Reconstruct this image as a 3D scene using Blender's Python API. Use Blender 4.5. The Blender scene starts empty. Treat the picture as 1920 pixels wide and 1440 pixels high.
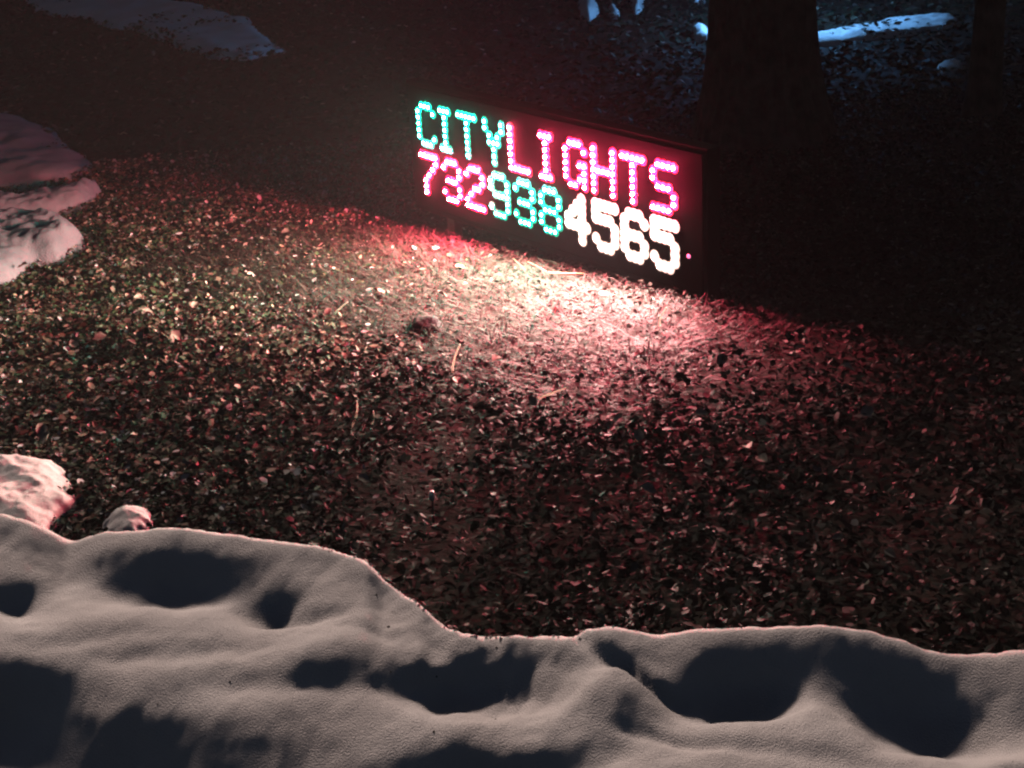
import bpy, math, random
import numpy as np
from mathutils import Matrix, Vector

random.seed(7)
rng = np.random.default_rng(11)
sc = bpy.context.scene
COL = sc.collection

# ------------------------------------------------------------------ camera
# sign frame: x along the text to the right, y down, z into the sign
F_PX = 3000.0
RC = np.array([[0.6211805665, 0.0523505311, 0.7819169557],
               [0.2716136949, 0.9215380537, -0.2774772358],
               [-0.7350923102, 0.3847428200, 0.5582224091]])
CS = np.array([4.12718749, -1.11182933, -2.81988414])
fh = np.array([RC[2, 0], RC[2, 2]]); fh /= np.linalg.norm(fh)
W = np.array([[-fh[1] * -1, 0, -fh[0]], [fh[0], 0, fh[1]], [0, -1, 0]])   # sign -> world directions
ZC = 1.532
CAM = np.array([0, 0, ZC])


def s2w(p):
    return W @ (np.asarray(p, float) - CS) + CAM


def ray(u, v):
    d = W @ (RC.T @ np.array([(u - 960) / F_PX, (v - 720) / F_PX, 1.0]))
    return d


cam_d = bpy.data.cameras.new('camera')
cam_d.sensor_width = 36
cam_d.lens = F_PX / 1920 * 36
cam_d.clip_start = 0.05
cam_d.clip_end = 2000
cam = bpy.data.objects.new('camera', cam_d)
COL.objects.link(cam)
r0, r1, r2 = W @ RC[0], W @ RC[1], W @ RC[2]
M = Matrix.Identity(4)
for i in range(3):
    M[i][0] = r0[i]; M[i][1] = -r1[i]; M[i][2] = -r2[i]; M[i][3] = CAM[i]
cam.matrix_world = M
sc.camera = cam

# ------------------------------------------------------------------ light
SUN_EL, SUN_AZ = 35.0, -14.0      # azimuth measured from straight ahead, negative = left
wd = bpy.data.worlds.new('World')
sc.world = wd
wd.use_nodes = True
nt = wd.node_tree
bg = nt.nodes['Background']
sky = nt.nodes.new('ShaderNodeTexSky')
sky.sky_type = 'NISHITA'
sky.sun_disc = False
sky.sun_elevation = math.radians(SUN_EL)
sky.sun_rotation = math.radians(SUN_AZ)
nt.links.new(sky.outputs[0], bg.inputs[0])
bg.inputs[1].default_value = 0.010

sun_d = bpy.data.lights.new('sun', 'SUN')
sun_d.energy = 5.0
sun_d.angle = math.radians(11)
sun_d.color = (1.0, 0.80, 0.69)
sun = bpy.data.objects.new('sun', sun_d)
COL.objects.link(sun)
el, az = math.radians(SUN_EL), math.radians(SUN_AZ)
sdir = Vector((math.sin(az) * math.cos(el), math.cos(az) * math.cos(el), math.sin(el)))
sun.rotation_euler = sdir.to_track_quat('Z', 'Y').to_euler()
sun.location = sdir * 30

sc.view_settings.view_transform = 'Standard'
sc.view_settings.look = 'None'
sc.view_settings.exposure = 0
sc.view_settings.gamma = 1
sc.view_settings.use_curve_mapping = False
sc.render.engine = 'CYCLES'
sc.cycles.use_denoising = True
sc.cycles.max_bounces = 4
sc.cycles.diffuse_bounces = 0
sc.cycles.volume_bounces = 0
sc.cycles.filter_width = 2.3
sc.cycles.use_light_tree = True

# ------------------------------------------------------------------ helpers


def tag(o, label=None, cat=None, group=None, kind=None):
    if label: o['label'] = label
    if cat: o['category'] = cat
    if group: o['group'] = group
    if kind: o['kind'] = kind
    return o


def empty(name, loc=(0, 0, 0)):
    o = bpy.data.objects.new(name, None)
    o.empty_display_size = 0.1
    o.location = loc
    COL.objects.link(o)
    return o


def mesh_np(name, V, Fq, smooth=True):
    """V (n,3), Fq (m,k) same-size faces"""
    V = np.ascontiguousarray(V, np.float32); Fq = np.ascontiguousarray(Fq, np.int32)
    me = bpy.data.meshes.new(name)
    k = Fq.shape[1]
    me.vertices.add(len(V)); me.vertices.foreach_set('co', V.ravel())
    me.loops.add(Fq.size); me.loops.foreach_set('vertex_index', Fq.ravel())
    me.polygons.add(len(Fq))
    me.polygons.foreach_set('loop_start', np.arange(0, Fq.size, k, dtype=np.int32))
    me.polygons.foreach_set('use_smooth', np.full(len(Fq), smooth))
    me.update(calc_edges=True)
    me.validate()
    return me


def link(name, me, mat=None, parent=None):
    o = bpy.data.objects.new(name, me)
    COL.objects.link(o)
    if mat is not None and len(me.materials) == 0:
        me.materials.append(mat)
    if parent is not None:
        o.parent = parent
    return o


def hash2(ix, iy, s):
    h = np.sin(ix * 127.1 + iy * 311.7 + s * 74.7) * 43758.5453
    return h - np.floor(h)


def vnoise(x, y, s=0):
    ix, iy = np.floor(x), np.floor(y)
    fx, fy = x - ix, y - iy
    fx = fx * fx * fx * (fx * (fx * 6 - 15) + 10); fy = fy * fy * fy * (fy * (fy * 6 - 15) + 10)
    a = hash2(ix, iy, s); b = hash2(ix + 1, iy, s); c = hash2(ix, iy + 1, s); d = hash2(ix + 1, iy + 1, s)
    return (a * (1 - fx) + b * fx) * (1 - fy) + (c * (1 - fx) + d * fx) * fy


def fbm(x, y, s=0, oct=4):
    v = 0; a = .5
    for o in range(oct):
        v = v + a * (vnoise(x, y, s + o * 3.3) - .5); x = x * 2.03 + 5.1; y = y * 2.03 + 1.7; a *= .5
    return v


def sstep(a, b, x):
    t = np.clip((x - a) / (b - a), 0, 1)
    return t * t * (3 - 2 * t)


def ground_h(X, Y):
    X = np.asarray(X, float); Y = np.asarray(Y, float)
    sx = CS[0] + W[0, 0] * X + W[1, 0] * Y
    return 0.195 * np.tanh((sx - 0.3) / 2.6) + 0.05 * fbm(X * .8, Y * .8, 3) + .012 * fbm(X * 6, Y * 6, 9)


def hit(u, v, lift=0.0):
    """where the ray through a photo pixel meets the ground (raised by lift)"""
    d = ray(u, v)
    t = (ZC - lift) / -d[2]
    for _ in range(30):
        p = CAM + t * d
        t += (p[2] - ground_h(p[0], p[1]) - lift) / -d[2] * .8
    return CAM + t * d


def at_depth(u, v, p):
    """point on the pixel's ray at the same forward depth as p"""
    d = ray(u, v)
    return CAM + d * (p[1] / d[1])


def mat(name, base=(.5, .5, .5), rough=.6, spec=.3, noise=None, bump=0, bscale=200, emit=None, estr=0):
    m = bpy.data.materials.new(name)
    m.use_nodes = True
    t = m.node_tree
    b = t.nodes['Principled BSDF']
    b.inputs['Base Color'].default_value = (*base, 1)
    b.inputs['Roughness'].default_value = rough
    b.inputs['Specular IOR Level'].default_value = spec
    if emit:
        b.inputs['Emission Color'].default_value = (*emit, 1)
        b.inputs['Emission Strength'].default_value = estr
    if noise or bump:
        tc = t.nodes.new('ShaderNodeTexCoord')
    if noise:
        c2, scale = noise
        n = t.nodes.new('ShaderNodeTexNoise'); n.inputs['Scale'].default_value = scale; n.inputs['Detail'].default_value = 6
        t.links.new(tc.outputs['Object'], n.inputs['Vector'])
        r = t.nodes.new('ShaderNodeValToRGB')
        r.color_ramp.elements[0].position = .35; r.color_ramp.elements[0].color = (*base, 1)
        r.color_ramp.elements[1].position = .68; r.color_ramp.elements[1].color = (*c2, 1)
        t.links.new(n.outputs['Fac'], r.inputs['Fac'])
        t.links.new(r.outputs['Color'], b.inputs['Base Color'])
    if bump:
        n2 = t.nodes.new('ShaderNodeTexNoise'); n2.inputs['Scale'].default_value = bscale; n2.inputs['Detail'].default_value = 4
        t.links.new(tc.outputs['Object'], n2.inputs['Vector'])
        bp = t.nodes.new('ShaderNodeBump'); bp.inputs['Strength'].default_value = bump; bp.inputs['Distance'].default_value = .01
        t.links.new(n2.outputs['Fac'], bp.inputs['Height'])
        t.links.new(bp.outputs['Normal'], b.inputs['Normal'])
    return m


def attr_mat(name, rough, spec, trans=0):
    m = bpy.data.materials.new(name)
    m.use_nodes = True
    t = m.node_tree
    b = t.nodes['Principled BSDF']
    a = t.nodes.new('ShaderNodeAttribute'); a.attribute_name = 'tint'
    t.links.new(a.outputs['Color'], b.inputs['Base Color'])
    b.inputs['Roughness'].default_value = rough
    b.inputs['Specular IOR Level'].default_value = spec
    return m


M_soil = mat('soil', (.014, .011, .008), .95, .1, noise=((.03, .023, .017), 9), bump=.6, bscale=60)
M_snow = mat('snow', (.72, .655, .645), .8, .1, noise=((.80, .74, .73), 7), bump=.5, bscale=420)
M_snow_dim = mat('dim_snow', (.24, .26, .29), .8, .1, noise=((.33, .35, .38), 6), bump=.5, bscale=200)  # darker bluish copy of the snow: dim light put into its colour
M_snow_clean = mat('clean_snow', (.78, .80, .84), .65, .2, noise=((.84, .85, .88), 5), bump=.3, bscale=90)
M_bark = mat('bark', (.045, .034, .026), .9, .1, noise=((.11, .085, .065), 14), bump=.8, bscale=40)
M_needle = mat('needles', (.02, .032, .016), .7, .2, noise=((.035, .05, .022), 3))
M_cabinet = mat('cabinet_paint', (.004, .004, .0045), .85, .05, noise=((.007, .007, .007), 30), bump=.05, bscale=400)
M_face = mat('display_face', (.0012, .0012, .0014), .9, .02, noise=((.002, .002, .0022), 60), bump=.1, bscale=300)
M_metal = mat('foot_metal', (.09, .09, .095), .5, .5, noise=((.06, .055, .05), 40))
M_straw = mat('straw', (.8, .74, .62), .6, .3, noise=((.7, .62, .5), 60))
M_twig = mat('twig', (.38, .26, .17), .8, .2, noise=((.26, .18, .11), 60))
M_stone = mat('stone', (.014, .014, .016), .85, .2, noise=((.025, .025, .025), 25), bump=.6, bscale=90)
M_white = mat('white_plastic', (.82, .8, .77), .4, .4, noise=((.75, .73, .7), 40))
M_dark = mat('dark_plastic', (.02, .02, .02), .5, .4, noise=((.03, .03, .03), 40))
M_dirt = mat('grit', (.05, .04, .032), .9, .1, noise=((.09, .075, .06), 50))
t_ = M_straw.node_tree
tr = t_.nodes.new('ShaderNodeBsdfTranslucent'); tr.inputs['Color'].default_value = (.85, .8, .7, 1)
mx = t_.nodes.new('ShaderNodeMixShader'); mx.inputs['Fac'].default_value = .6
t_.links.new(t_.nodes['Principled BSDF'].outputs[0], mx.inputs[1]); t_.links.new(tr.outputs[0], mx.inputs[2])
t_.links.new(mx.outputs[0], t_.nodes['Material Output'].inputs['Surface'])
M_leaf = attr_mat('leaf', .7, .1)
M_thatch = attr_mat('dry_grass', .7, .25)

# ------------------------------------------------------------------ ground
gx = np.concatenate([[-60, -40, -25, -16, -11], np.linspace(-8, 8, 200), [11, 16, 25, 40, 60]])
gy = np.concatenate([[-60, -40, -25, -14, -8, -4, -2], np.linspace(-1, 15, 220), [18, 23, 32, 45, 60]])
GX, GY = np.meshgrid(gx, gy)
GZ = ground_h(GX, GY)


def grid_faces(ny, nx):
    i = np.arange(ny * nx).reshape(ny, nx)
    return np.stack([i[:-1, :-1].ravel(), i[:-1, 1:].ravel(), i[1:, 1:].ravel(), i[1:, :-1].ravel()], 1)


g = link('ground', mesh_np('ground', np.stack([GX.ravel(), GY.ravel(), GZ.ravel()], 1), grid_faces(*GX.shape)), M_soil)
tag(g, kind='structure')

# ------------------------------------------------------------------ snow


def sil(us, vs, u):
    return np.interp(u, us, vs)


# roadside bank: crest follows the outline seen against the leaves
crest = np.array([(-260, 1010), (-120, 985), (0, 968), (60, 985), (100, 1004), (130, 1018), (190, 1002), (300, 994), (420, 1004), (540, 1019), (620, 1030), (690, 1056),
                  (720, 1095), (790, 1142), (815, 1170), (855, 1195), (900, 1198), (1010, 1203), (1080, 1195), (1140, 1183), (1190, 1190), (1240, 1200), (1310, 1188),
                  (1440, 1182), (1560, 1180), (1640, 1188), (1700, 1205), (1740, 1222), (1800, 1230), (1870, 1228), (1919, 1222), (2050, 1210), (2200, 1200)], float)
# forward distance of the crest along the road edge: it swings away on the left, where the bank is broader
cdist = lambda u: np.interp(u, [-260, 0, 250, 600, 700, 850, 1100, 1500, 1919, 2200], [2.42, 2.36, 2.32, 2.24, 2.18, 2.02, 1.98, 1.95, 1.9, 1.86])
CR = []
for u, v in crest:
    d = ray(u, v); yy = cdist(u)
    CR.append(CAM + d * (yy / d[1]))
CR = np.array(CR)
nx_, ny_ = 900, 330
bx = np.linspace(-2.4, 2.2, nx_); by = np.linspace(.75, 2.75, ny_)
BX, BY = np.meshgrid(bx, by)
cy = np.interp(BX, CR[:, 0], CR[:, 1]); cz = np.interp(BX, CR[:, 0], CR[:, 2])
G = ground_h(BX, BY)


def smooth1(a, w):
    k = np.exp(-np.linspace(-2.2, 2.2, 2 * w + 1) ** 2); k /= k.sum()
    return np.convolve(np.pad(a, w, mode='edge'), k, 'valid')


# the crest is broken; towards the road its steps melt together
CX = np.linspace(-2.6, 2.4, 1130)
CYs = smooth1(np.interp(CX, CR[:, 0], CR[:, 1]), 14)
beyond = sstep(.95, 1.25, np.abs(CX + .1))      # past the ends of the view the bank goes on with lumps of its own
CZr = np.interp(CX, CR[:, 0], CR[:, 2]) + beyond * .16 * fbm(CX * 2.1, 0 * CX + .4, 131, 3)
CYs = CYs + beyond * .2 * fbm(CX * 1.4, 0 * CX + 2.4, 137, 2)
CZ0 = smooth1(CZr, 2)
CZs = smooth1(CZr, 75)


def near_fn(x, y):
    tt = np.interp(x, CX, CYs) - y
    k = sstep(0, .30, tt)
    z1 = np.interp(x, CX, CZ0) * (1 - k) + np.interp(x, CX, CZs) * k
    return z1 - .16 * tt - .10 * tt * tt - .006 * sstep(0, .06, tt)


cy = np.interp(BX, CX, CYs); cz = np.interp(BX, CX, CZ0)
t = cy - BY                      # >0 on the road side
nearz = near_fn(BX, BY)
nearz = nearz - .5 * sstep(.75, 1.2, t)
farz = cz - 2.6 * np.maximum(-t - .015, 0) ** 1.15 - .25 * np.maximum(-t, 0)
BZ = np.where(t > 0, nearz, farz)


bank_base = near_fn


def bank_hit(u, v):
    d = ray(u, v); t_ = 1.5
    for _ in range(60):
        p = CAM + t_ * d
        t_ += (p[2] - bank_base(p[0], p[1])) * .6
    return CAM + t_ * d


# hollows: (u, v, half width px, half depth px, depth in m, skew)
HOL = [(310, 1082, 135, 38, .060, .10), (490, 1128, 70, 30, .045, .0), (590, 1142, 60, 14, .018, .1), (885, 1290, 150, 36, .052, .10), (1385, 1285, 135, 42, .070, .02),
       (1730, 1322, 160, 60, .085, .05), (130, 1405, 460, 92, .10, .16), (20, 1122, 62, 30, .045, 0), (930, 1440, 170, 34, .05, .03), (1175, 1248, 75, 18, .022, .45),
       (1270, 1388, 110, 14, .010, .18), (520, 1278, 150, 18, .010, .05), (1930, 1450, 60, 25, .04, 0), (700, 1190, 60, 12, .006, .2), (170, 1190, 120, 14, .006, 0),
       (320, 1215, 150, 16, .008, .05), (-90, 1300, 120, 40, .05, 0), (2080, 1330, 110, 50, .06, 0), (1050, 1250, 90, 12, .005, .1), (1540, 1410, 150, 18, .006, .1)]
WX = BX + .07 * fbm(BX * 7, BY * 7, 91, 3); WY = BY + .055 * fbm(BX * 7, BY * 7, 95, 3)
for (u, v, hw, hd, dep, sk) in HOL:
    p = bank_hit(u, v)
    r = np.linalg.norm(p - CAM)
    wx = hw / F_PX * r
    wy = abs(bank_hit(u, v - hd)[1] - bank_hit(u, v + hd)[1]) * .5
    dx = WX - p[0]; dy = WY - p[1] + sk * dx * 2.0
    q = np.sqrt((dx / wx) ** 2 + (dy / wy) ** 2 + 1e-9)
    # steep on the far wall, gentle on the near one
    prof = np.exp(-(q ** 2.0) * .85)
    BZ = BZ - .88 * dep * prof * (1 + .25 * np.clip(dy / wy, -1, 1))
for (u, v, hw, hd, hgt) in [(1545, 1300, 70, 60, .022), (1130, 1290, 90, 45, .03), (640, 1230, 120, 50, .02)]:
    p = bank_hit(u, v); r = np.linalg.norm(p - CAM); wx = hw / F_PX * r
    wy = abs(bank_hit(u, v - hd)[1] - bank_hit(u, v + hd)[1]) * .5
    BZ = BZ + hgt * np.exp(-((WX - p[0]) / wx) ** 2 - ((WY - p[1]) / wy) ** 2)
# lumps and crust
near_w = sstep(-.06, .03, t)
BZ += near_w * (.022 * fbm(BX * 5, BY * 7, 71, 2) + .008 * fbm(BX * 13, BY * 16, 77, 3))
rag = np.exp(-((BX + .05) / .17) ** 2)      # broken edge where the bank steps down
BZ += (.003 + .011 * rag) * fbm(BX * 38, BY * 38, 79, 3) * sstep(-.10, 0, t) * (1 - .75 * sstep(.04, .3, t))
BZ += .0030 * fbm(BX * 55, BY * 55, 81, 3)
BZ = BZ - .45 * sstep(1.7, 2.35, np.abs(BX + .1))
BZ = np.maximum(BZ, G - .06)
bank = link('snow_bank', mesh_np('snow_bank', np.stack([BX.ravel(), BY.ravel(), BZ.ravel()], 1), grid_faces(ny_, nx_)), M_snow)
tag(bank, 'long lumpy snow bank with dark hollows in front of the leaf bed', 'snow bank')


def bank_z(x, y):
    fx = np.clip((x - bx[0]) / (bx[1] - bx[0]), 0, nx_ - 1.01); fy = np.clip((y - by[0]) / (by[1] - by[0]), 0, ny_ - 1.01)
    i, j = fx.astype(int), fy.astype(int); a, b = fx - i, fy - j
    return (BZ[j, i] * (1 - a) + BZ[j, i + 1] * a) * (1 - b) + (BZ[j + 1, i] * (1 - a) + BZ[j + 1, i + 1] * a) * b


def pebbles(name, P, R, mt):
    """loose bits, each a squashed eight-sided lump"""
    n = len(P)
    O = np.array([[1, 0, 0], [0, 1, 0], [-1, 0, 0], [0, -1, 0], [0, 0, .8], [0, 0, -.8]], float)
    a = rng.uniform(0, 6.283, n); c, s_ = np.cos(a), np.sin(a)
    Q = O[None] * rng.uniform(.6, 1.2, (n, 6, 1)) * R[:, None, None]
    V = np.stack([Q[..., 0] * c[:, None] - Q[..., 1] * s_[:, None], Q[..., 0] * s_[:, None] + Q[..., 1] * c[:, None], Q[..., 2]], -1) + P[:, None, :]
    T = np.array([[0, 1, 4], [1, 2, 4], [2, 3, 4], [3, 0, 4], [1, 0, 5], [2, 1, 5], [3, 2, 5], [0, 3, 5]])
    Fq = (np.arange(n)[:, None, None] * 6 + T[None]).reshape(-1, 3)
    return link(name, mesh_np(name, V.reshape(-1, 3), Fq, False), mt)


# crumbs broken off the edge of the bank
n = 260
X = np.where(rng.uniform(0, 1, n) < .9, rng.normal(-.10, .14, n), rng.uniform(-1.0, .9, n))
off = np.abs(rng.normal(0, .05, n))
Y = np.interp(X, CX, CYs) + off
Z = np.maximum(bank_z(X, Y), ground_h(X, Y) + .03) + .001
cr = pebbles('snow_crumbs', np.stack([X, Y, Z], 1), .0012 + .003 * rng.uniform(0, 1, n) ** 3, M_snow)
tag(cr, 'loose snow crumbs along the broken edge of the snow bank', 'snow crumbs', kind='stuff')
n = 60
X = np.clip(rng.normal(0, .4, n), -1, .9)
Y = np.interp(X, CX, CYs) - .5 * rng.uniform(0, 1, n) ** 1.5
ds = pebbles('dirt_specks', np.stack([X, Y, bank_z(X, Y)], 1), .0008 + .0028 * rng.uniform(0, 1, n) ** 3, M_dirt)
tag(ds, 'dark grit specks scattered on the snow bank', 'grit', kind='stuff')

# ------------------------------------------------------------------ leaf bed


def frames(n, tilt_max, yaw=None, tilt_pow=1.0):
    a = rng.uniform(0, 2 * math.pi, n) if yaw is None else yaw
    tl = tilt_max * rng.uniform(0, 1, n) ** tilt_pow
    ta = rng.uniform(0, 2 * math.pi, n)
    nz = np.cos(tl); nx = np.sin(tl) * np.cos(ta); ny = np.sin(tl) * np.sin(ta)
    N = np.stack([nx, ny, nz], 1)
    X = np.stack([np.cos(a), np.sin(a), np.zeros(n)], 1)
    X -= N * (X * N).sum(1, keepdims=True); X /= np.linalg.norm(X, axis=1, keepdims=True)
    return X, np.cross(N, X), N


LEAF = np.array([[0, 0, 0], [.28, -.30, .10], [.66, -.25, .08], [1, 0, -.06], [.66, .25, .08], [.28, .30, .10]])


def leaves(name, P, size, col, tilt, mt, fold=1.0, parent=None):
    n = len(P)
    X, Y, N = frames(n, tilt)
    L = LEAF.copy(); L[:, 0] -= .5
    f = rng.uniform(-.3, 1.6, n) * fold
    V = (P[:, None, :] + size[:, None, None] * (L[None, :, 0, None] * X[:, None, :] + (L[None, :, 1] * rng.uniform(.55, 1.25, n)[:, None])[:, :, None] * Y[:, None, :]
         + (L[None, :, 2] * f[:, None])[:, :, None] * N[:, None, :]))
    b = np.arange(n)[:, None] * 6
    Fq = np.concatenate([b + np.array([[0, 1, 2, 3]]), b + np.array([[0, 3, 4, 5]])], 0)
    me = mesh_np(name, V.reshape(-1, 3), Fq, False)
    a = me.color_attributes.new('tint', 'FLOAT_COLOR', 'POINT')
    c = np.concatenate([np.repeat(col, 6, 0), np.ones((n * 6, 1))], 1).astype(np.float32)
    a.data.foreach_set('color', c.ravel())
    return link(name, me, mt, parent)


def sxz(X, Y):
    sx = CS[0] + W[0, 0] * X + W[1, 0] * Y
    sz = CS[2] + W[0, 2] * X + W[1, 2] * Y
    return sx, sz


def scatter(n, ymin, ymax, margin=.5, p=1.0):
    Y = ymin + (ymax - ymin) * rng.uniform(0, 1, n) ** p
    half = Y * 0.36 + margin
    X = rng.uniform(-1, 1, n) * half
    return X, Y


def palette(n, w):
    pal = np.array([[.010, .016, .008], [.018, .014, .010], [.034, .025, .018], [.09, .075, .06], [.26, .24, .215]])
    k = rng.choice(len(pal), n, p=w)
    return pal[k] * rng.uniform(.7, 1.3, (n, 1)) * rng.uniform(.9, 1.1, (n, 3))


def thatch_amount(X, Y):
    sx, sz = sxz(X, Y)
    d = np.hypot(np.clip(np.abs(sx - .55) - .75, 0, 9), np.minimum(sz + .35, 9) * 1.0)
    return 1 - sstep(.22, .75, d + .5 * fbm(X * 2, Y * 2, 21))


# density falls with distance so leaves near the road are as dense as they look
X, Y = scatter(340000, 1.6, 6.6, 1.1, .8)
th = thatch_amount(X, Y)
gapn = sstep(-.22, .12, fbm(X * 4.2, Y * 4.2, 33, 3) + .5 * fbm(X * 14, Y * 14, 35, 2))
keep = (rng.uniform(0, 1, len(X)) < .35 + .65 * gapn) & (rng.uniform(0, 1, len(X)) > th * .72) & (Y > np.interp(X, CX, CYs) + .03)
X, Y = X[keep], Y[keep]
n = len(X)
mound = .05 * sstep(-.25, .3, fbm(X * 3.2, Y * 3.2, 5)) + .02
Z = ground_h(X, Y) + rng.uniform(.15, 1, n) * mound * (1 - .6 * thatch_amount(X, Y))
clump = fbm(X * 2.3, Y * 2.3, 41)
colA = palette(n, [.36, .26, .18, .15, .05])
# dry paints the sign's light into the leaves: paler left, darker elsewhere
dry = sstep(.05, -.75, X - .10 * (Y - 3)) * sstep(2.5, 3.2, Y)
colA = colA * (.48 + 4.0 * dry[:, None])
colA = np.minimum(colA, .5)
size = .009 + .018 * rng.uniform(0, 1, n) ** 1.4 * np.where(thatch_amount(X, Y) > .5, .7, 1)
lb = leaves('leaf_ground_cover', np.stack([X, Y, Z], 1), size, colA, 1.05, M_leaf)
tag(lb, 'dense bed of small dark green and brown leaves in front of the lit sign', 'ground cover', kind='stuff')

X, Y = scatter(48000, 6.4, 13.5, 1.6)
n = len(X)
Z = ground_h(X, Y) + rng.uniform(.1, 1, n) * (.06 * sstep(-.25, .3, fbm(X * 2, Y * 2, 15)) + .01)
lb2 = leaves('leaf_litter', np.stack([X, Y, Z], 1), rng.uniform(.03, .055, n), palette(n, [.4, .33, .2, .06, .01]), .9, M_leaf)
tag(lb2, 'dark leaf litter under the trees behind the lit sign', 'leaf litter', kind='stuff')

# dry cut grass in front of the sign


def blades(name, P, L, Wd, yaw, tilt, bend, col, mt):
    n = len(P)
    dx = np.stack([np.cos(yaw), np.sin(yaw), np.zeros(n)], 1)
    sd = np.stack([-np.sin(yaw), np.cos(yaw), np.zeros(n)], 1)
    up = np.array([[0, 0, 1.0]])
    a = tilt[:, None]
    d1 = dx * np.cos(a) + up * np.sin(a)
    d2 = dx * np.cos(a - bend[:, None]) + up * np.sin(a - bend[:, None])
    p1 = P + d1 * (L * .5)[:, None]; p2 = p1 + d2 * (L * .5)[:, None]
    w = Wd[:, None]
    V = np.stack([P - sd * w, P + sd * w, p1 + sd * w * .8, p1 - sd * w * .8, p2 + sd * w * .25, p2 - sd * w * .25], 1)
    b = np.arange(n)[:, None] * 6
    Fq = np.concatenate([b + np.array([[0, 1, 2, 3]]), b + np.array([[3, 2, 4, 5]])], 0)
    me = mesh_np(name, V.reshape(-1, 3), Fq, False)
    at = me.color_attributes.new('tint', 'FLOAT_COLOR', 'POINT')
    at.data.foreach_set('color', np.concatenate([np.repeat(col, 6, 0), np.ones((n * 6, 1))], 1).astype(np.float32).ravel())
    return link(name, me, mt)


X, Y = scatter(120000, 2.4, 6.2, .4)
keep = rng.uniform(0, 1, len(X)) < thatch_amount(X, Y) * 1.0 + .03
X, Y = X[keep], Y[keep]; n = len(X)
tuft = sstep(-.1, .35, fbm(X * 7, Y * 7, 61))
P = np.stack([X, Y, ground_h(X, Y) + rng.uniform(0, .018, n)], 1)
cg = np.array([.052, .040, .034]) * rng.uniform(.35, 1.25, (n, 1)) * rng.uniform(.9, 1.1, (n, 3))
dg = blades('dry_grass', P, rng.uniform(.02, .065, n), rng.uniform(.0008, .0022, n), rng.uniform(0, 6.283, n),
            rng.uniform(0, .55, n) + .5 * tuft * rng.uniform(0, 1, n), rng.uniform(-.2, .8, n), cg, M_thatch)
tag(dg, 'short dry tan grass and thatch at the foot of the lit sign', 'dry grass', kind='stuff')


# ------------------------------------------------------------------ snow lumps and scraps


def snow_patch(name, pts, height, label, cat='snow', mt=None, res=70, edge=.35, rough=.02, seed=0, group=None, rag=1.0):
    """snow lying inside an outline on the ground: pts are ground points (x, y) in order"""
    P = np.array([(p[0], p[1]) for p in pts])
    lo, hi = P.min(0), P.max(0)
    m = .06 * max(hi - lo)
    xs = np.linspace(lo[0] - m, hi[0] + m, res); ys = np.linspace(lo[1] - m, hi[1] + m, res)
    XX, YY = np.meshgrid(xs, ys)
    sp = (hi - lo).max()
    jx = XX + rag * (.10 * sp * fbm(XX * 5 / sp, YY * 5 / sp, seed + 1, 5)); jy = YY + rag * (.10 * sp * fbm(XX * 5 / sp, YY * 5 / sp, seed + 2, 5))
    D = np.full(XX.shape, 1e9); inside = np.zeros(XX.shape, bool)
    k = len(P)
    for i in range(k):
        a, b = P[i], P[(i + 1) % k]
        ab = b - a
        s = np.clip(((jx - a[0]) * ab[0] + (jy - a[1]) * ab[1]) / (ab @ ab + 1e-12), 0, 1)
        D = np.minimum(D, np.hypot(jx - a[0] - s * ab[0], jy - a[1] - s * ab[1]))
        c = ((a[1] > jy) != (b[1] > jy)) & (jx < (b[0] - a[0]) * (jy - a[1]) / (b[1] - a[1] + 1e-12) + a[0])
        inside ^= c
    D = np.where(inside, D, -D)
    e = edge
    prof = np.sqrt(np.clip(1 - (1 - np.clip(D / e, 0, 1)) ** 2, 0, 1))
    H = height * prof * (1 + .5 * fbm(XX * 2.2 / max(e, .05) * .3, YY * 2.2 / max(e, .05) * .3, seed + 5)) + rough * fbm(XX * 9, YY * 9, seed + 7) * prof
    H = H * (1 + .4 * fbm(XX * 20, YY * 20, seed + 9, 4))
    Z = ground_h(XX, YY) + np.where(D > 0, H + .015, -.05)
    V = np.stack([XX.ravel(), YY.ravel(), Z.ravel()], 1)
    Fq = grid_faces(res, res)
    ok = (D.ravel()[Fq] > -.12 * e).any(1)
    Fq = Fq[ok]
    used, inv = np.unique(Fq, return_inverse=True)
    o = link(name, mesh_np(name, V[used], inv.reshape(-1, 4)), mt or M_snow)
    tag(o, label, cat, group)
    return o


def poly(px, lift=0.0):
    return [hit(u, v, lift) for u, v in px]


# lumps at the left end of the bed
snow_patch('snow_lump', poly([(-140, 880), (-40, 868), (60, 872), (105, 880), (128, 905), (140, 938), (120, 962), (80, 1010), (-20, 1030), (-140, 1030)], .03), .065,
           'jagged snow lump on the leaves behind the snow bank, larger of the two', 'snow lump', edge=.10, rough=.03, seed=3, res=110)
snow_patch('snow_lump', poly([(192, 985), (215, 968), (250, 958), (278, 966), (284, 985), (262, 1004), (225, 1010), (196, 1003)], .02), .028,
           'small rounded snow lump on the leaves beside the bank', 'snow lump', edge=.045, rough=.03, seed=13, res=60, rag=1.6)
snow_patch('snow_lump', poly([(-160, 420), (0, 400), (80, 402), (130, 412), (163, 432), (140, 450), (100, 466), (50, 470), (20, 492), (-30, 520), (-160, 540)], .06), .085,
           'pale pointed snow lump at the corner of the leaf bed', 'snow lump', edge=.10, rough=.03, seed=23, res=110, mt=M_snow_dim)
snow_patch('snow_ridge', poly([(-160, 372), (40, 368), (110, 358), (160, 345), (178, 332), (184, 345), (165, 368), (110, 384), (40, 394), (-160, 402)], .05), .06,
           'thin curved snow ridge tapering to a point beside the leaf bed', 'snow ridge', edge=.06, rough=.02, seed=33, res=110, rag=.5, mt=M_snow_dim)
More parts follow.
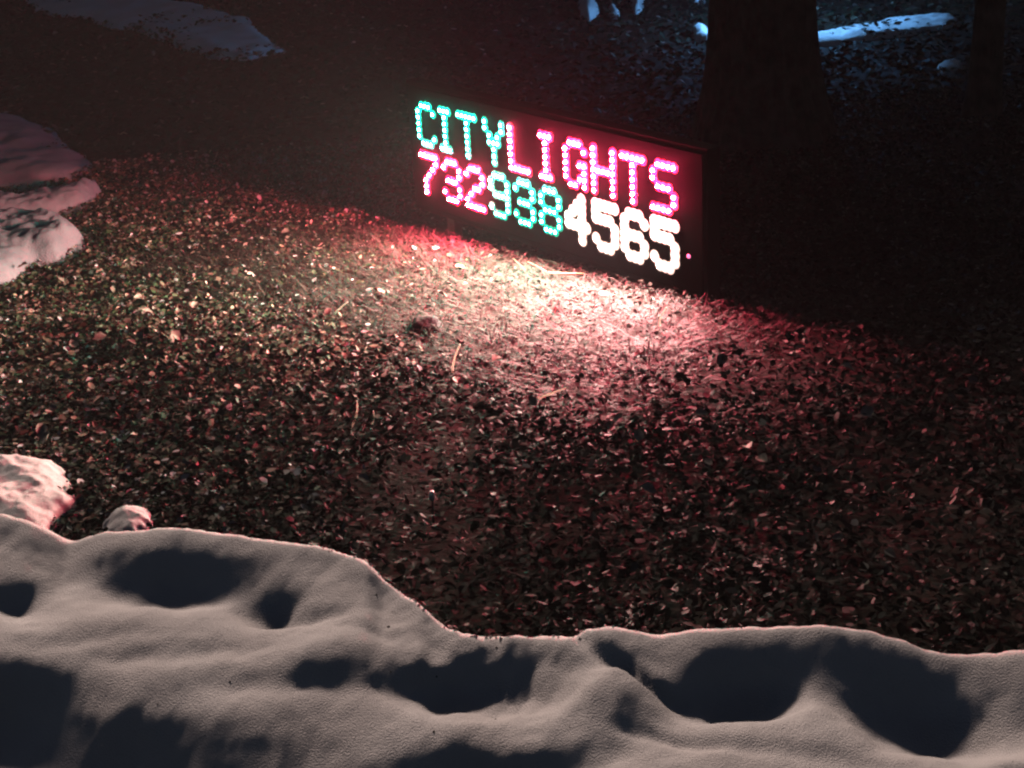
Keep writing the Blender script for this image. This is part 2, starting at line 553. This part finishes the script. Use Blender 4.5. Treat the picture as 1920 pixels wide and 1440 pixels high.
snow_patch('snow_mound', poly([(-330, 150), (-200, 165), (-60, 190), (40, 215), (105, 245), (150, 290), (150, 318), (110, 340), (40, 352), (-160, 360), (-330, 365)], .03), .09,
           'big dim blue grey snow mound beyond the corner of the leaf bed', 'snow mound', edge=.75, rough=.05, seed=43, res=90, mt=M_snow_dim)
# far strips and scraps
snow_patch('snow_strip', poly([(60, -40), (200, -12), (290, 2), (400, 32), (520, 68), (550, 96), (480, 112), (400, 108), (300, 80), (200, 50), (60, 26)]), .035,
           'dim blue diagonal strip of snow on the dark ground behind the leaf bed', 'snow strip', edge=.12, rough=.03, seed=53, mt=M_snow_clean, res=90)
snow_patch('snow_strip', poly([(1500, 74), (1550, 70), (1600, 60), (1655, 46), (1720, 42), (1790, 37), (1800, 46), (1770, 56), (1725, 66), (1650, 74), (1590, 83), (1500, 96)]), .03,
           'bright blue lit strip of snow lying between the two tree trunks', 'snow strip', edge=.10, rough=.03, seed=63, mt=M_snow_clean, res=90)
SCR = [([(1297, 62), (1330, 64), (1332, 80), (1300, 81)], 'small pale snow scrap right beside the thick trunk', 'snow scrap', .05),
       ([(1296, -14), (1326, -14), (1322, 8), (1300, 10)], 'pale snow scrap far behind the thick trunk, above a smaller scrap', 'snow scrap', .06),
       ([(1755, 138), (1800, 128), (1800, 148), (1770, 145)], 'small snow scrap at the foot of the thin trunk', 'snow scrap', .05),
       ([(1088, 5), (1118, 3), (1122, 32), (1105, 42), (1090, 36)], 'dull grey snow scrap behind the sign, widest of three in a row', 'snow scrap', .06),
       ([(1142, 22), (1158, 22), (1160, 36), (1144, 36)], 'tiny grey snow scrap behind the sign, smallest of three in a row', 'snow scrap', .05),
       ([(1184, -12), (1206, -12), (1204, 26), (1184, 28)], 'tall grey snow scrap behind the sign, last of three towards the trunk', 'snow scrap', .06)]
for i, (px, lab, ct, hh) in enumerate(SCR):
    snow_patch('snow_scrap', poly(px), hh, lab, ct, edge=.06, rough=.02, seed=73 + i * 5, mt=M_snow_clean, res=30)

# ------------------------------------------------------------------ the sign
PITCH = .02
FONT = {
    'C': ['.###.', '#...#', '#....', '#....', '#....', '#...#', '.###.'],
    'I': ['###', '.#.', '.#.', '.#.', '.#.', '.#.', '###'],
    'T': ['#####', '..#..', '..#..', '..#..', '..#..', '..#..', '..#..'],
    'Y': ['#...#', '#...#', '.#.#.', '.###.', '..#..', '..#..', '..#..'],
    'L': ['#....', '#....', '#....', '#....', '#....', '#....', '#####'],
    'G': ['.###.', '#...#', '#....', '#..##', '#...#', '#..##', '.##.#'],
    'H': ['#...#', '#...#', '#...#', '#####', '#...#', '#...#', '#...#'],
    'S': ['.####', '#....', '#....', '.###.', '....#', '....#', '####.'],
    '7': ['#####', '....#', '...#.', '..#..', '.#...', '.#...', '.#...'],
    '3': ['.###.', '#...#', '....#', '.###.', '....#', '#...#', '.###.'],
    '2': ['.###.', '#...#', '....#', '..##.', '.#...', '#....', '#####'],
    '9': ['.###.', '#...#', '#...#', '.####', '....#', '#...#', '.###.'],
    '8': ['.###.', '#...#', '#...#', '.###.', '#...#', '#...#', '.###.'],
    '4': ['...#.', '..##.', '.#.#.', '#..#.', '#####', '...#.', '...#.'],
    '5': ['#####', '#....', '####.', '....#', '....#', '#...#', '.###.'],
    '6': ['.###.', '#...#', '#....', '####.', '#...#', '#...#', '.###.'],
}
TEXT = [('C', 0, 0, 'g'), ('I', 6, 0, 'g'), ('T', 10.7, 0, 'g'), ('Y', 17.3, 0, 'g'), ('L', 23.4, 0, 'r'), ('I', 30.5, 0, 'r'), ('G', 36, 0, 'r'), ('H', 42, 0, 'r'), ('T', 48, 0, 'r'), ('S', 54, 0, 'r'),
        ('7', 0, 8, 'r'), ('3', 6, 8, 'r'), ('2', 12, 8, 'r'), ('9', 18, 8, 'g'), ('3', 24, 8, 'g'), ('8', 30, 8, 'g'), ('4', 36, 8, 'w'), ('5', 42, 8, 'w'), ('6', 48, 8, 'w'), ('5', 54, 8, 'w')]
RGB = {'r': (1, .04, .11), 'g': (.015, 1, .66), 'w': (1, .80, .70)}
LED_S = {'r': 3900, 'g': 2700, 'w': 2100}
CORE = {k: mat('led_' + n_, RGB[k], .4, .3, emit=RGB[k], estr=LED_S[k]) for k, n_ in (('r', 'red'), ('g', 'green'), ('w', 'white'))}
GLO1 = {k: mat('bloom_disc_' + n_, RGB[k], .5, .2, emit=RGB[k], estr=s) for k, n_, s in (('r', 'red', 1.0), ('g', 'green', .85), ('w', 'white', 3.0))}  # glowing discs and rings added to imitate bloom round each LED
GLO2 = {k: mat('bloom_ring_' + n_, RGB[k], .5, .2, emit=RGB[k], estr=s) for k, n_, s in (('r', 'red', .33), ('g', 'green', .28), ('w', 'white', .9))}


def dome(r, h, seg=10, rings=3):
    V = []; Fq = []
    for i in range(rings):
        a = (i / rings) * math.pi / 2
        for j in range(seg):
            b = 2 * math.pi * j / seg
            V.append((r * math.cos(a) * math.cos(b), r * math.cos(a) * math.sin(b), -h * math.sin(a)))
    V.append((0, 0, -h))
    for i in range(rings - 1):
        for j in range(seg):
            Fq.append((i * seg + j, (i + 1) * seg + j, (i + 1) * seg + (j + 1) % seg, i * seg + (j + 1) % seg))
    for j in range(seg):
        Fq.append(((rings - 1) * seg + j, len(V) - 1, (rings - 1) * seg + (j + 1) % seg))
    return V, Fq


def pyd(name, V, Fq, mt, smooth=False):
    me = bpy.data.meshes.new(name)
    me.from_pydata([tuple(v) for v in V], [], [tuple(f) for f in Fq])
    me.update()
    if mt is not None: me.materials.append(mt)
    if smooth:
        for p in me.polygons: p.use_smooth = True
    return me


sign = empty('led_sign', s2w((.6, .40, .05)))
SM = Matrix(((W[0, 0], W[0, 1], W[0, 2], 0), (W[1, 0], W[1, 1], W[1, 2], 0), (W[2, 0], W[2, 1], W[2, 2], 0), (0, 0, 0, 1)))
o_ = s2w((0, 0, 0))
SIGN_M = SM.copy(); SIGN_M[0][3], SIGN_M[1][3], SIGN_M[2][3] = o_
sign.matrix_world = SIGN_M      # the sign's own axes: x along the text, y down, z into the cabinet
tag(sign, 'black panel of lit red, green and white dots spelling CITYLIGHTS over a phone number', 'led sign')


def boxmesh(name, x0, x1, y0, y1, z0, z1, mt, bev=.004):
    import bmesh
    bm = bmesh.new()
    bmesh.ops.create_cube(bm, size=1)
    bmesh.ops.scale(bm, vec=(x1 - x0, y1 - y0, z1 - z0), verts=bm.verts)
    bmesh.ops.translate(bm, vec=((x0 + x1) / 2, (y0 + y1) / 2, (z0 + z1) / 2), verts=bm.verts)
    if bev:
        bmesh.ops.bevel(bm, geom=bm.edges[:], offset=bev, segments=2, affect='EDGES', profile=.6)
    bmesh.ops.recalc_face_normals(bm, faces=bm.faces[:])
    me = bpy.data.meshes.new(name); bm.to_mesh(me); bm.free()
    me.materials.append(mt)
    return me


PX0, PX1, PY0, PY1 = -.055, 1.275, -.065, .345
link('cabinet', boxmesh('cabinet', PX0, PX1, PY0, PY1, .012, .05, M_cabinet, .006), None, sign)
link('display_face', boxmesh('display_face', PX0 + .012, PX1 - .012, PY0 + .012, PY1 - .012, .006, .0115, M_face, .001), None, sign)
for nm, b in (('frame_rail', (PX0 - .004, PX1 + .004, PY0 - .004, PY0 + .010, .0078, .055)), ('frame_rail', (PX0 - .004, PX1 + .004, PY1 - .010, PY1 + .004, .0078, .055)),
              ('frame_rail', (PX0 - .004, PX0 + .010, PY0 + .0105, PY1 - .0105, .0078, .055)), ('frame_rail', (PX1 - .010, PX1 + .004, PY0 + .0105, PY1 - .0105, .0078, .055))):
    link(nm, boxmesh(nm, *b, M_cabinet, 0), None, sign)
for fx in (.12, 1.10):
    gh = -(float(ground_h(*(s2w((fx, 0, .05))[:2]))) - ZC + 0) + CS[1]
    link('foot', boxmesh('foot', fx - .02, fx + .02, PY1 + .0045, gh + .03, .015, .045, M_metal, .003), None, sign)

led_mesh = {}
for k in 'rgw':
    rr, hh = {'r': (.0046, .0048), 'g': (.0045, .0003), 'w': (.0058, .0003)}[k]
    V, Fq = dome(rr, hh)
    led_mesh[k] = pyd('led', V, Fq, CORE[k], True)
CNAME = {'r': 'red', 'g': 'green', 'w': 'white'}
for (ch, c0, rw0, k) in TEXT:
    V = []; Fq = []; mi = []; spots = []
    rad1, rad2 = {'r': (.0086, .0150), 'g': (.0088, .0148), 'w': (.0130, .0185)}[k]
    seg = 14
    for r, line in enumerate(FONT[ch]):
        for c, x in enumerate(line):
            if x == '#': spots.append(((c0 + c) * PITCH, (rw0 + r) * PITCH))
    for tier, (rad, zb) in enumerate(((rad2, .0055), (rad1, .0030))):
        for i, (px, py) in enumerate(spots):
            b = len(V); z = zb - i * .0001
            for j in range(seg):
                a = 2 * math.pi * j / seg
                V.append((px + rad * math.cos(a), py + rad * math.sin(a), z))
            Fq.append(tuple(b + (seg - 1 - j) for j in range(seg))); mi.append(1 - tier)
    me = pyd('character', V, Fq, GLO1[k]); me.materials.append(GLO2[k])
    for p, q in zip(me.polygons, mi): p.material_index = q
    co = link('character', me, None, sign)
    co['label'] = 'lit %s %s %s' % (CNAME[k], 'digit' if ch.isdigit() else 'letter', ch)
    for (px, py) in spots:
        lo_ = link('led', led_mesh[k], None, co)
        lo_.location = (px, py, .0012)
V, Fq = dome(.006, .006)
il = link('indicator_light', pyd('indicator_light', V, Fq, mat('indicator_pink', (1, .2, .45), .4, .3, emit=(1, .22, .48), estr=1.6), True), None, sign)
il.location = (1.212, .231, .0055)

# ------------------------------------------------------------------ trees


def tube(pts, rad, seg=12, noise=0.0, seed=0, ridge=0.0):
    pts = np.array(pts, float); rad = np.array(rad, float)
    n = len(pts)
    T = np.gradient(pts, axis=0); T /= np.linalg.norm(T, axis=1, keepdims=True) + 1e-9
    ref = np.array([1.0, 0.13, 0.05])
    A = np.cross(T, ref); A /= np.linalg.norm(A, axis=1, keepdims=True) + 1e-9
    B = np.cross(T, A)
    ang = np.linspace(0, 2 * math.pi, seg, endpoint=False)
    R = rad[:, None] * np.ones((1, seg))
    if noise:
        R = R * (1 + noise * fbm(np.cos(ang)[None, :] * 4 + np.sin(ang)[None, :] * 3.1 + 9, np.arange(n)[:, None] * .22 + np.sin(ang)[None, :] * 2, seed, 3) * 2)
    if ridge:
        ph = ang[None, :] * 13 + 2.2 * fbm(np.arange(n)[:, None] * .35 + 0 * ang[None, :], np.cos(ang)[None, :] * 3 + 7, seed + 4, 2) * 3
        R = R * (1 + ridge * (np.abs(np.sin(ph)) - .6))
    V = pts[:, None, :] + R[:, :, None] * (np.cos(ang)[None, :, None] * A[:, None, :] + np.sin(ang)[None, :, None] * B[:, None, :])
    i = np.arange(n * seg).reshape(n, seg)
    j = np.roll(i, -1, 1)
    Fq = np.stack([i[:-1].ravel(), j[:-1].ravel(), j[1:].ravel(), i[1:].ravel()], 1)
    return V.reshape(-1, 3), Fq


def join(parts):
    V = []; Fs = []; b = 0
    for v, f in parts:
        V.append(v); Fs.append(f + b); b += len(v)
    return np.concatenate(V), np.concatenate(Fs)


def bare_tree(base, r, height, lean, label, seed):
    rs = np.random.default_rng(seed)
    t_ = empty('bare_tree', base)
    k = 48
    s = np.linspace(0, 1, k)
    zz = -.15 + (height + .15) * s
    fl = 1 + .55 * np.exp(-np.maximum(zz, 0) / (.9 * r + .05)) - .45 * s
    pts = np.stack([lean[0] * zz + .05 * np.sin(zz * 1.3 + seed), lean[1] * zz, zz], 1)
    V, Fq = tube(pts, r * fl, 110, .13, seed, .09)
    link('trunk', mesh_np('trunk', V, Fq), M_bark, t_)
    parts = []
    for i in range(9):
        h = height * rs.uniform(.62, .98); a = rs.uniform(0, 6.28); L = rs.uniform(.9, 1.9)
        p0 = np.array([lean[0] * h, lean[1] * h, h]); d = np.array([math.cos(a), math.sin(a), .9])
        ss = np.linspace(0, 1, 9)[:, None]
        pts = p0 + d * L * ss + np.array([0, 0, .35]) * ss ** 2 * L + rs.normal(0, .03, (9, 3)) * ss
        parts.append(tube(pts, r * .33 * (1 - .85 * ss[:, 0]), 8))
        for q in range(5):
            w = rs.integers(3, 8); a2 = rs.uniform(0, 6.28); l2 = L * rs.uniform(.3, .6)
            d2 = np.array([math.cos(a2), math.sin(a2), .8]); s2 = np.linspace(0, 1, 6)[:, None]
            parts.append(tube(pts[w] + d2 * l2 * s2 + rs.normal(0, .02, (6, 3)) * s2, r * .11 * (1 - .8 * s2[:, 0]), 5))
    V, Fq = join(parts)
    link('crown', mesh_np('crown', V, Fq), M_bark, t_)
    tag(t_, label, 'tree')
    return t_


def placed(u, v):
    p = hit(u, v); return (p[0], p[1], ground_h(p[0], p[1]))


b1 = placed(1432, 268)
r1_ = 111 / F_PX * np.linalg.norm(np.array(b1) - CAM)
bare_tree(b1, r1_ * .80, 5.2, (.045, .05), 'thick dark bare tree trunk rising behind the lit sign', 3)
b2 = placed(1815, 235)
r2_ = 27 / F_PX * np.linalg.norm(np.array(b2) - CAM)
bare_tree(b2, r2_, 4.6, (.045, .02), 'slender dark bare tree trunk past the bright snow strip', 8)


def conifer_mesh(H, R, n, seed):
    rs = np.random.default_rng(seed)
    h = H * rs.uniform(.01, 1, n)
    rr = R * (1 - (h / H) ** 3) ** .7 * np.sqrt(rs.uniform(.25, 1, n)) * (1 + .25 * np.sin(h * 9 + seed))
    a = rs.uniform(0, 6.283, n)
    P = np.stack([rr * np.cos(a), rr * np.sin(a), h], 1)
    L = rs.uniform(.10, .22, n); w = L * .35
    d = np.stack([np.cos(a + rs.normal(0, .5, n)), np.sin(a + rs.normal(0, .5, n)), rs.normal(.25, .35, n)], 1)
    d /= np.linalg.norm(d, axis=1, keepdims=True)
    s = np.cross(d, rs.normal(0, 1, (n, 3))); s /= np.linalg.norm(s, axis=1, keepdims=True)
    V = np.stack([P, P + d * (L * .5)[:, None] + s * w[:, None], P + d * L[:, None], P + d * (L * .5)[:, None] - s * w[:, None]], 1)
    return mesh_np('crown', V.reshape(-1, 3), np.arange(n * 4).reshape(n, 4), False)


cm = [conifer_mesh(4.6, 1.05, 15000, s) for s in (1, 2)]
# unseen row added to shade the leaf bed, lower at left to pass sun
tv, tf = tube([(0, 0, -.2), (0, 0, 1.5), (0, 0, 4.2)], [.12, .09, .02], 10)
tm = mesh_np('trunk', tv, tf)
for i in range(21):
    x = -13.5 + i * 1.15 + rng.uniform(-.1, .1); y = 14.2 + rng.uniform(-.25, .25)
    e_ = empty('shade_evergreen', (x, y, float(ground_h(x, y))))
    e_.rotation_euler.z = rng.uniform(0, 6.28)
    hs = (8.2 if x < -3.9 else 9.35) / 4.6 * rng.uniform(.97, 1.03)
    e_.scale = (1, 1, hs)
    tag(e_, 'dark evergreen added far behind the sign to shade the leaf bed', 'tree', 'evergreens added to shade the leaf bed')
    link('crown', cm[i % 2], M_needle, e_); link('trunk', tm, M_bark, e_)

# ------------------------------------------------------------------ small things


def stalk(name, px, py, qx, qy, rad, label, cat, group, mt, sag=.0, lift=.02):
    p = hit(px, py, lift); q = at_depth(qx, qy, p)
    s = np.linspace(0, 1, 7)[:, None]
    L = np.linalg.norm(q - p)
    pts = p + (q - p) * s + np.array([sag * L, 0, 0]) * (4 * s * (1 - s))
    V, Fq = tube(pts - p, rad * (1 - .5 * s[:, 0]), 6)
    o = link(name, mesh_np(name, V, Fq), mt)
    o.location = p
    tag(o, label, cat, group)
    return o


stalk('straw_stalk', 848, 698, 863, 645, .0030, 'thin pale straw stalk standing upright in the middle of the leaf bed', 'straw', 'pale straw stalks in the leaf bed', M_straw, -.05)
stalk('straw_stalk', 657, 803, 669, 752, .0030, 'thin pale curved straw stalk standing where the leaves turn dark', 'straw', 'pale straw stalks in the leaf bed', M_straw, .10)
stalk('straw_stalk', 1008, 747, 1062, 727, .0030, 'thin pale straw stalk lying almost flat on the leaf bed', 'straw', 'pale straw stalks in the leaf bed', M_straw, 0)
stalk('straw_stalk', 1237, 612, 1250, 577, .0030, 'thin pink lit straw stalk standing in the dry grass by the last white digit', 'straw', 'pale straw stalks in the leaf bed', M_straw, -.12)
stalk('straw_stalk', 628, 586, 652, 566, .0022, 'short pale straw stalk leaning in the brightest leaves', 'straw', 'pale straw stalks in the leaf bed', M_straw, 0)
stalk('straw_stalk', 695, 800, 700, 770, .0022, 'short faint straw stalk beside the curved one', 'straw', 'pale straw stalks in the leaf bed', M_straw, .1)
stalk('dry_twig', 1028, 512, 1096, 513, .0032, 'thick pink lit dry twig lying flat at the foot of the sign', 'twig', 'dry twigs at the foot of the sign', M_twig, 0, .03)
stalk('dry_twig', 1024, 510, 988, 490, .0020, 'thin dry twig leaning against the thick one under the sign', 'twig', 'dry twigs at the foot of the sign', M_twig, .05, .03)
stalk('dry_twig', 985, 507, 962, 484, .0016, 'thin forked dry twig rising from the grass under the green digits', 'twig', 'dry twigs at the foot of the sign', M_twig, 0, .03)

# curled pale leaves lying loose on the bed


def curled_leaf(seed):
    rs = np.random.default_rng(seed)
    nu, nv = 7, 5
    u = np.linspace(0, 1, nu)[:, None]; v = np.linspace(-1, 1, nv)[None, :]
    wv = np.interp(u[:, 0], [0, .2, .45, .75, 1], [.03, .30, .36, .24, .01])[:, None] * (1 + .12 * np.sin(u * 17 + seed))
    x = u - .5 + 0 * v; y = v * wv
    z = rs.uniform(.3, .9) * (v * wv) ** 2 * 2.2 + rs.uniform(-.25, .5) * (u - .5) ** 2 + .03 * np.sin(9 * u + 5 * v + seed)
    return mesh_np('fallen_leaf', np.stack([x.ravel(), y.ravel(), z.ravel()], 1), grid_faces(nu, nv))


M_fallen = mat('fallen_leaf', (.20, .165, .13), .75, .12, noise=((.36, .31, .26), 3))
FL = [curled_leaf(q) for q in range(5)]
for q in range(110):
    y = rng.uniform(2.7, 5.6); x = rng.uniform(-1, .75) * y * .33
    sx_, sz_ = sxz(x, y)
    if sz_ > -.06: continue
    lo = link('fallen_leaf', FL[q % 5], M_fallen)
    lo.location = (x, y, float(ground_h(x, y)) + .052 - .03 * float(thatch_amount(np.array(x), np.array(y))))
    lo.rotation_euler = (rng.uniform(-.7, .7), rng.uniform(-.7, .7), rng.uniform(0, 6.28))
    k_ = rng.uniform(.022, .040); lo.scale = (k_, k_, k_)
    tag(lo, 'loose pale curled leaf lying on top of the leaf bed', 'leaf', 'loose pale leaves on the leaf bed')

# dark stone half sunk in the leaves
p = hit(797, 600, .03)
import bmesh
bm = bmesh.new(); bmesh.ops.create_icosphere(bm, subdivisions=3, radius=1)
for v in bm.verts:
    c = v.co
    k = 1 + .25 * math.sin(c.x * 3.1 + 1) * math.cos(c.y * 2.7) + .12 * math.sin(c.z * 5 + c.x * 4)
    v.co = Vector((c.x * .05 * k, c.y * .045 * k, c.z * .022 * k))
me = bpy.data.meshes.new('stone'); bm.to_mesh(me); bm.free()
for q in me.polygons: q.use_smooth = True
o = link('stone', me, M_stone); o.location = (p[0], p[1], p[2] - .014)
tag(o, 'small dark stone half sunk in the bright leaves before the sign', 'stone')

# small white capped stake in the dark leaves
p = hit(814, 990, .0)
st = empty('marker_stake', (p[0], p[1], float(ground_h(p[0], p[1]))))
tag(st, 'tiny white capped stake sticking out of the dark leaves', 'stake')
V, Fq = tube([(0, 0, -.03), (0, 0, .03), (.001, 0, .062)], [.003, .0028, .0026], 8)
link('stem', mesh_np('stem', V, Fq), M_dark, st)
V, Fq = tube([(0, 0, .06), (0, 0, .062), (.0005, 0, .071), (.001, 0, .079), (.001, 0, .0795)], [.001, .0055, .006, .0045, .0005], 10)
link('cap', mesh_np('cap', V, Fq), M_white, st)

# cool garden path light standing behind the thick trunk: it lights the far snow
lp = hit(1452, 60)
lx, ly = lp[0], lp[1]
gz = float(ground_h(lx, ly))
lamp = empty('path_light', (lx, ly, gz))
tag(lamp, 'short garden path light glowing cool blue behind the thick trunk', 'path light')
V, Fq = tube([(0, 0, -.05), (0, 0, .2), (0, 0, .42)], [.015, .014, .013], 12); link('post', mesh_np('post', V, Fq), M_dark, lamp)
V, Fq = tube([(0, 0, .52), (0, 0, .525), (0, 0, .55), (0, 0, .575)], [.001, .085, .06, .004], 20); link('lamp_shade', mesh_np('lamp_shade', V, Fq), M_dark, lamp)
V, Fq = tube([(0, 0, .42), (0, 0, .421), (0, 0, .519), (0, 0, .52)], [.004, .035, .035, .004], 16)
link('lens', mesh_np('lens', V, Fq), mat('cool_lens', (.3, .6, 1), .4, .3, emit=(.16, .48, 1), estr=480), lamp)

# ------------------------------------------------------------------ thin haze added to imitate lens glow round the sign
hz = link('haze', boxmesh('haze', -62, 62, -62, 62, -1.4, 10.4, bpy.data.materials.new('haze'), 0))
hm = hz.data.materials[0]; hm.use_nodes = True
hm.node_tree.nodes.remove(hm.node_tree.nodes['Principled BSDF'])
pv = hm.node_tree.nodes.new('ShaderNodeVolumePrincipled')
pv.inputs['Color'].default_value = (.9, .92, .95, 1)
pv.inputs['Density'].default_value = .0042
pv.inputs['Anisotropy'].default_value = -.3
hm.node_tree.links.new(pv.outputs[0], hm.node_tree.nodes['Material Output'].inputs['Volume'])
tag(hz, 'thin haze added to imitate lens glow round the lit sign', 'haze', kind='stuff')
